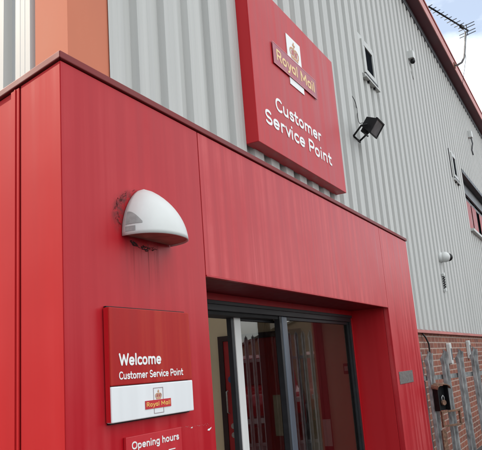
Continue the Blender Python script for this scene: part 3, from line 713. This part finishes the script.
# ------------------------------------------------------------------ floodlight
fl = thing('floodlight', (5.35, .35, 4.25), 'black square floodlight on a bracket with cable right of the big sign', 'floodlight')
fc = Vector((5.20, .17, 4.235)); n_ = Vector((0, -.8, -.6)); h_ = Vector((0, .6, -.8)); x_ = X
def trap(mb, c, n_, a0, b0, a1, b1, d):
    """tapered housing: back half sizes a0,b0 and front half sizes a1,b1, depth d"""
    vs = []
    for (aa, bb_, dd) in ((a0, b0, -d / 2), (a1, b1, d / 2)):
        for i, j in ((-1, -1), (1, -1), (1, 1), (-1, 1)): vs.append(c + x_ * aa * i + h_ * bb_ * j + n_ * dd)
    mb.add(vs, [(0, 1, 2, 3), (4, 7, 6, 5), (0, 4, 5, 1), (1, 5, 6, 2), (2, 6, 7, 3), (3, 7, 4, 0)])
hb = MB(); trap(hb, fc - n_ * .01, n_, .095, .062, .124, .087, .13)
for k in range(5):
    hb.obox(fc + x_ * (-.06 + .03 * k) - n_ * .062, x_ * .004, h_ * .04, n_ * .014)
hb.build('housing', m_black, fl, .004)
fz = MB()
ff = fc + n_ * .062
fz.obox(ff + x_ * .124, x_ * .010, h_ * .095, n_ * .012).obox(ff - x_ * .124, x_ * .010, h_ * .095, n_ * .012).obox(ff + h_ * .087, x_ * .134, h_ * .009, n_ * .012).obox(ff - h_ * .087, x_ * .134, h_ * .009, n_ * .012)
fz.build('bezel', m_black, fl, .003)
MB().obox(ff, x_ * .114, h_ * .078, n_ * .004).build('lens', m_floodglass, fl)
bk = MB()
wm = Vector((5.27, WY - .04, 4.19))
for s_ in (-1, 1):
    bk.tube([fc + x_ * .138 * s_ + h_ * .02, fc + x_ * .138 * s_ - n_ * .06 + h_ * .06, wm + Vector((.11 * s_ + .02, 0, -.03))], .012, 6)
bk.tube([wm + Vector((-.11, -.004, -.03)), wm + Vector((.15, -.004, -.03))], .015, 6)
bk.tube([wm + Vector((-.10, -.12, -.0)), wm + Vector((.10, -.12, -.0))], .012, 6)
bk.build('bracket', m_black, fl)
MB().obox(fc - n_ * .05 + h_ * .08, x_ * .035, h_ * .03, n_ * .035).build('gland_box', m_black, fl, .004)
MB().tube([fc - n_ * .06 - h_ * .03, Vector((5.27, .33, 4.33)), Vector((5.37, .37, 4.40)), Vector((5.43, WY - .05, 4.48)), Vector((5.455, WY - .045, 4.54)), Vector((5.455, WY - .045, 4.60)), Vector((5.43, WY - .045, 4.65)), Vector((5.39, WY - .045, 4.69)), Vector((5.33, WY - .04, 4.72))], .0045, 6).build('cable', m_cable, fl)

# ------------------------------------------------------------------ dome camera, flex, sensors
dc = thing('dome_camera', (9.3, .38, 3.2), 'white dome security camera with black eye on the grey cladding right of the porch', 'camera')
c = Vector((9.28, .32, 3.205))
def ball(mb, c, r, n=16, mth=lambda p: True, sc=(1, 1, 1), ax=None):
    vs = []; fs = []
    for j in range(n + 1):
        for i in range(2 * n):
            a = math.pi * i / n; b = math.pi * j / n
            vs.append(Vector(c) + Vector((r * sc[0] * math.sin(b) * math.cos(a), r * sc[1] * math.sin(b) * math.sin(a), r * sc[2] * math.cos(b))))
    for j in range(n):
        for i in range(2 * n):
            fs.append((j * 2 * n + i, j * 2 * n + (i + 1) % (2 * n), (j + 1) * 2 * n + (i + 1) % (2 * n), (j + 1) * 2 * n + i))
    mb.add(vs, fs, True)
hb = MB(); ball(hb, c, .088); hb.tube([c + Vector((0, .03, 0)), Vector((c.x, WY - .02, c.z))], [.082, .088], 20); hb.build('housing', m_white, dc)
hb = MB(); ball(hb, c + Vector((.055, -.052, -.004)), .066); hb.build('eye', m_black, dc)
fx = thing('coiled_flex', (9.26, .41, 2.64), 'short black coiled flex between two white clips below the dome camera', 'cable')
pts = [(9.26 + .028 * math.cos(t * 1.1), WY - .055 + .014 * math.sin(t * 1.1), 2.90 - t * .0068) for t in range(0, 32)]
MB().tube(pts, .0095, 6).build('coil', m_cable, fx)
for z in (2.92, 2.66):
    hb = MB().obox((9.26, WY - .055, z), (.04, 0, .012), (0, .022, 0), (-.006, 0, .022)); hb.build('clip', m_white, fx, .004)
sn = thing('wall_sensor', (9.03, .4, 6.7), 'small pale sensor box with dangling cable high on the cladding near the eaves', 'sensor')
MB().box((8.97, WY - .14, 6.72), (9.09, WY - .03, 6.86)).build('housing', m_white, sn, .006)
hb = MB(); ball(hb, Vector((9.05, WY - .10, 6.68)), .045); hb.build('eye', m_black, sn)
MB().tube([(9.05, WY - .05, 6.66), (9.13, WY - .05, 6.58), (9.06, WY - .05, 6.50), (9.17, WY - .045, 6.40)], .009, 6).build('cable', m_pvc, sn)
sn = thing('wall_sensor', (15.5, .4, 7), 'far pale fixing with short hanging conduit above the long recessed window', 'sensor')
MB().box((15.30, WY - .14, 7.10), (15.46, WY - .03, 7.28)).build('housing', m_white, sn, .006)
MB().tube([(15.40, WY - .10, 7.1), (15.52, WY - .10, 6.98), (15.50, WY - .06, 6.80), (15.62, WY - .06, 6.70)], .018, 6).build('conduit', m_guttergrey, sn)

# ------------------------------------------------------------------ brick wall fittings
def air_vent(x, z, lab):
    v = thing('wall_vent', (x, WY, z), lab, 'wall vent')
    hb = MB(); w, h = .075, .165; pts = []
    for (cx_, cz_, a0) in ((w - .03, h - .03, 0), (-w + .03, h - .03, 90), (-w + .03, -h + .03, 180), (w - .03, -h + .03, 270)):
        for k in range(5):
            a = math.radians(a0 + 22.5 * k); pts.append((x + cx_ + .03 * math.cos(a), z + cz_ + .03 * math.sin(a)))
    poly_xz(hb, pts, WY - .05, WY + .008); hb.build('cover', m_white, v, .006)
    MB().box((x - .035, WY - .056, z - .10), (x + .035, WY - .0505, z + .08)).build('grille', m_guttergrey, v)
air_vent(9.06, 1.63, 'nearer pale rounded vent cover on the brick wall behind the gate')
air_vent(10.85, 1.68, 'farther pale rounded vent cover on the brick wall behind the gate')
hb = MB(); hb.tube([(7.42, WY - .01, 1.925), (7.50, WY - .03, 1.87), (7.62, WY - .035, 1.78), (7.63, WY - .03, 1.62), (7.62, WY - .02, 1.0)], .012, 6)
tag(hb.build('wall_cable', m_cable), 'thin black cable drooping down the brick wall beside the porch', 'cable')

# ------------------------------------------------------------------ palisade gate
F = Vector((.8607, -.5091, 0)); FN = Vector((-.5091, -.8607, 0))     # along the gate; towards the camera
G0 = Vector((5.385, 0, 0))
def pale(mb, s, o, n, top, h0=.06, w=.055):
    """one steel pale: W section, split triple pointed head"""
    prof = [(-w, 0), (-w * .66, .030), (-w * .34, .030), (0, .002), (w * .34, .030), (w * .66, .030), (w, 0)]
    tops = [top - .09, top - .03, top - .035, top + .004, top - .035, top - .03, top - .09]
    vs = []
    rows = [h0, top - .16, top - .10]
    for r_i, z in enumerate(rows):
        for (a, b) in prof:
            k = 1.0 if r_i < 1 else (1.22 if r_i == 2 else .95)
            q = o + n[0] * (s + a * k) + n[1] * b; vs.append((q.x, q.y, z))
    for (a, b), z in zip(prof, tops):
        q = o + n[0] * (s + a * (1.0 if abs(a) < w else 1.12)) + n[1] * (b + (.012 if abs(a) > 0 else .0)); vs.append((q.x, q.y, z))
    fs = []
    for r_i in range(3):
        for i in range(6):
            a = r_i * 7 + i; fs.append((a, a + 1, a + 8, a + 7))
    mb.add(vs, fs)
def palisade(name, o, dirs, length, pitch, top, lab, cat, metal=None, w=.055, rails=(1.38, .45)):
    t = thing(name, tuple(o + dirs[0] * length / 2), lab, cat)
    s = pitch * .39
    while s < length:
        hb = MB(); pale(hb, s, o, dirs, top + random.uniform(-.006, .006), w=w)
        ob = hb.build('pale', metal or m_galv, t); sm = ob.modifiers.new('thickness', 'SOLIDIFY'); sm.thickness = .004
        s += pitch
    for z in rails:
        hb = MB().obox(o + dirs[0] * (length / 2) - dirs[1] * .024 + Vector((0, 0, z)), dirs[0] * (length / 2), dirs[1] * .005, (0, 0, .024))
        hb.obox(o + dirs[0] * (length / 2) - dirs[1] * .044 + Vector((0, 0, z - .022)), dirs[0] * (length / 2), dirs[1] * .018, (0, 0, .003))
        hb.build('rail', metal or m_galv, t)
    return t
gt = palisade('palisade_gate', G0, (F, FN), 2.65, .2415, 1.675, 'grey galvanised palisade gate with lock box beside the right porch pier', 'gate')
hb = MB().obox(G0 + F * .028 - FN * .07 + Vector((0, 0, .83)), F * .026, FN * .026, (0, 0, .83)); hb.build('gate_post', m_galv, gt, .003)
lb = MB(); o0 = G0 + FN * .045
lb.obox(o0 + F * .135 + Vector((0, 0, 1.165)), F * .072, FN * .012, (0, 0, .125))
lb.obox(o0 + F * .060 + FN * .03 + Vector((0, 0, 1.165)), F * .006, FN * .035, (0, 0, .125)).obox(o0 + F * .212 + FN * .03 + Vector((0, 0, 1.165)), F * .006, FN * .035, (0, 0, .125))
lk = lb.build('lock_box', m_black, gt, .003); lk['label'] = 'black hooded lock housing'
hd = MB(); pts = [(.040, 1.27), (.052, 1.296), (.09, 1.312), (.135, 1.318), (.18, 1.312), (.222, 1.296), (.236, 1.27)]
for i in range(len(pts) - 1):
    (a, za), (b, zb_) = pts[i], pts[i + 1]; A_ = o0 + F * a; B_ = o0 + F * b
    vs = []
    for dz in (0, .010):
        for P_, z in ((A_, za), (B_, zb_)):
            for d in (-.01, .085): q = P_ + FN * d; vs.append((q.x, q.y, z + dz - d * .15))
    hd.add(vs, [(0, 1, 3, 2), (4, 6, 7, 5), (0, 4, 5, 1), (2, 3, 7, 6), (1, 5, 7, 3), (0, 2, 6, 4)])
hd.build('hood', m_rust, lk)
MB().tube([o0 + F * .15 + FN * .015 + Vector((0, 0, 1.12)), o0 + F * .15 + FN * .05 + Vector((0, 0, 1.12))], .028, 14).build('padlock', m_rust, lk)
MB().tube([o0 + F * .15 + FN * .035 + Vector((0, 0, 1.13)) + F * x0 + Vector((0, 0, z0_)) for x0, z0_ in ((-.018, 0), (-.018, .045), (0, .065), (.018, .045), (.018, 0))], .006, 6).build('shackle', m_steel, lk)
st_ = MB()
za, zb_ = .87, 1.035
for s0, s1, zz0, zz1 in ((.10, .12, za, zb_), (.37, .39, za, zb_), (.12, .37, za, za + .02), (.12, .37, zb_ - .02, zb_)):
    st_.obox(o0 + F * ((s0 + s1) / 2) + FN * .03 + Vector((0, 0, (zz0 + zz1) / 2)), F * ((s1 - s0) / 2), FN * .012, (0, 0, (zz1 - zz0) / 2))
st_.build('hasp_frame', m_rust, gt, .002)
hb = MB().obox(o0 + F * .13 + FN * .005 + Vector((0, 0, .62)), F * .03, FN * .008, (0, 0, .22)); hb.build('slide_bar', m_rust, gt)

# yard fence, seen mirrored in the door glass
J = G0 + F * 2.72
FD = Vector((-.457, -.889, 0)); FDN = Vector((-.889, .457, 0))
palisade('palisade_fence', J, (FD, FDN), 8.5, .108, 2.15, 'tall galvanised palisade fence across the yard mirrored in the door glass', 'fence', w=.030, rails=(1.75, .5), metal=m_galv_new)

# ------------------------------------------------------------------ television aerial
ae = thing('television_aerial', (12.95, .16, 8.12), 'grey television aerial on a bent mast clamped to the roof fascia', 'aerial')
mast = [Vector(p) for p in ((12.99, .165, 8.13), (12.93, .08, 8.10), (12.90, -.02, 8.12), (12.89, -.09, 8.22), (12.89, -.13, 8.40), (12.90, -.21, 8.84))]
MB().tube(mast, .024, 8).build('mast', m_galv, ae)
MB().obox((13.0, .155, 8.14), (.05, 0, 0), (0, .010, 0), (0, 0, .06)).build('clamp', m_rust, ae)
b0 = Vector((12.95, -.26, 8.87)); b1 = Vector((11.33, .28, 8.87))
bd = (b1 - b0).normalized(); bp_ = Vector((-bd.y, bd.x, 0)).normalized()
MB().tube([b0, b1], .020, 6).build('boom', m_black, ae)
for k in range(9):
    p = b0.lerp(b1, .24 + k * .095); e_ = .09 + .03 * (k < 3)
    MB().tube([p - bp_ * e_, p + bp_ * e_], .009, 5).build('director', m_guttergrey, ae)
rp = b0.lerp(b1, .03)
for sg_, zz in ((1, .12), (1, .05), (-1, -.12), (-1, -.05)):
    MB().tube([rp + Vector((0, 0, zz)) - bp_ * .20, rp + Vector((0, 0, zz)) + bp_ * .20], .010, 5).build('reflector_rod', m_guttergrey, ae)
MB().tube([rp + Vector((0, 0, -.14)), rp + Vector((0, 0, .14))], .009, 6).build('reflector_arm', m_black, ae)
MB().obox(b0.lerp(b1, .17), bd * .07, bp_ * .03, (0, 0, .035)).build('dipole_box', m_black, ae, .006)
MB().tube([b0.lerp(b1, .17), b0.lerp(b1, .1) + Vector((0, 0, -.09)), mast[5] + Vector((0, 0, -.12)), mast[4] + Vector((.02, 0, .0)), mast[3] + Vector((.03, -.03, 0)), (12.98, -.05, 7.99), (13.4, .13, 7.7)], .005, 5).build('cable', m_cable, ae)

# ------------------------------------------------------------------ yard beyond, seen only mirrored in the glass
def van(pos, ang, lab):
    t = thing('delivery_van', pos, lab, 'van', 'red delivery vans parked behind the yard fence')
    c_, s_ = math.cos(ang), math.sin(ang); U = Vector((c_, s_, 0)); V = Vector((-s_, c_, 0)); O = Vector(pos)
    side = [(-2.4, .35), (2.45, .35), (2.5, .85), (2.35, 1.05), (1.65, 1.2), (1.05, 1.9), (.8, 1.98), (-2.3, 2.0), (-2.42, 1.85)]
    def ex(pts, w0, w1, mb):
        n = len(pts); vs = [O + U * x + V * w0 + Vector((0, 0, z)) for x, z in pts] + [O + U * x + V * w1 + Vector((0, 0, z)) for x, z in pts]
        mb.add(vs, [tuple(range(n)), tuple(range(2 * n - 1, n - 1, -1))] + [((i + 1) % n, i, i + n, (i + 1) % n + n) for i in range(n)])
    b = MB(); ex(side, -.95, .95, b); b.build('body', m_van, t, .05, 3)
    for w0, w1 in ((-.965, -.952), (.952, .965)):
        g_ = MB(); ex([(.35, 1.2), (1.4, 1.22), (1.0, 1.75), (.35, 1.78)], w0, w1, g_); g_.build('side_window', m_wglass, t)
    g_ = MB(); nn = Vector((.7, 0, .6)).normalized(); g_.obox(O + U * 1.375 + Vector((0, 0, 1.57)), U * .26 * 1 + Vector((0, 0, -.30)), V * .78, (U * .7 + Vector((0, 0, .6))) * .02); g_.build('windscreen', m_wglass, t)
    for s2 in (-1, 1):
        g_ = MB(); g_.obox(O + U * 2.44 + V * .72 * s2 + Vector((0, 0, .86)), U * .05, V * .15, (0, 0, .09)); g_.build('headlight', m_lamp, t, .01)
        for wx in (-1.5, 1.6):
            g_ = MB(); g_.tube([O + U * wx + V * .74 * s2 + Vector((0, 0, .33)), O + U * wx + V * .96 * s2 + Vector((0, 0, .33))], .33, 20); w_ = g_.build('wheel', m_tyre, t)
            g_ = MB(); g_.tube([O + U * wx + V * .955 * s2 + Vector((0, 0, .33)), O + U * wx + V * .972 * s2 + Vector((0, 0, .33))], .2, 14); g_.build('rim', m_steel, w_)
    g_ = MB(); g_.obox(O + U * 2.5 + Vector((0, 0, .5)), U * .04, V * .88, (0, 0, .1)); g_.build('bumper', m_alu_dark, t)
    g_ = MB(); g_.obox(O + U * 2.545 + Vector((0, 0, .5)), U * .006, V * .26, (0, 0, .055)); g_.build('number_plate', m_white, t)
E1 = Vector((.889, -.457, 0)); E2 = Vector((.457, .889, 0)); H0 = Vector((2.2, .37, 0))
van_ang = math.atan2(.457, -.889)
for k, (d, s, da, lab) in enumerate(((13.5, -2.6, .15, 'red delivery van mirrored leftmost in the door glass'), (13.0, -.1, -.1, 'red delivery van mirrored behind the sliding glass leaf'), (13.8, 2.3, .05, 'red delivery van mirrored in the fixed glass pane'))):
    p = H0 + E1 * d + E2 * s; van((p.x, p.y, 0), van_ang + da, lab)
# brown gabled shed opposite
gs = thing('brick_shed', tuple(H0 + E1 * 28), 'brown gabled shed across the yard mirrored above the fence in the glass', 'shed')
o_ = H0 + E1 * 26
def P3(s, z, d=0): q = o_ + E2 * s + E1 * d; return (q.x, q.y, z)
gb = MB(); pr = [(-1.2, 0), (12, 0), (12, 3.1), (6.2, 5.3), (-1.2, 2.45)]
n = len(pr); gb.add([P3(s, z) for s, z in pr] + [P3(s, z, 9) for s, z in pr], [tuple(range(n)), tuple(range(2 * n - 1, n - 1, -1))] + [((i + 1) % n, i, i + n, (i + 1) % n + n) for i in range(n)])
gb.build('wall', m_brown, gs)
gr2 = MB()
for (s0, z0_, s1, z1_) in ((-1.5, 2.36, 6.2, 5.32), (6.2, 5.32, 12.3, 3.03)):
    gr2.add([P3(s0, z0_, -.15), P3(s1, z1_, -.15), P3(s1, z1_, 9.2), P3(s0, z0_, 9.2), P3(s0, z0_ + .10, -.15), P3(s1, z1_ + .10, -.15), P3(s1, z1_ + .10, 9.2), P3(s0, z0_ + .10, 9.2)],
            [(0, 3, 2, 1), (4, 5, 6, 7), (0, 1, 5, 4), (1, 2, 6, 5), (2, 3, 7, 6), (3, 0, 4, 7)])
gr2.build('roof', m_roofslate, gs)
MB().obox(Vector(P3(4.5, 1.5)) - E1 * .02, E2 * 1.6, E1 * .04, (0, 0, 1.5)).build('door', m_guttergrey, gs)
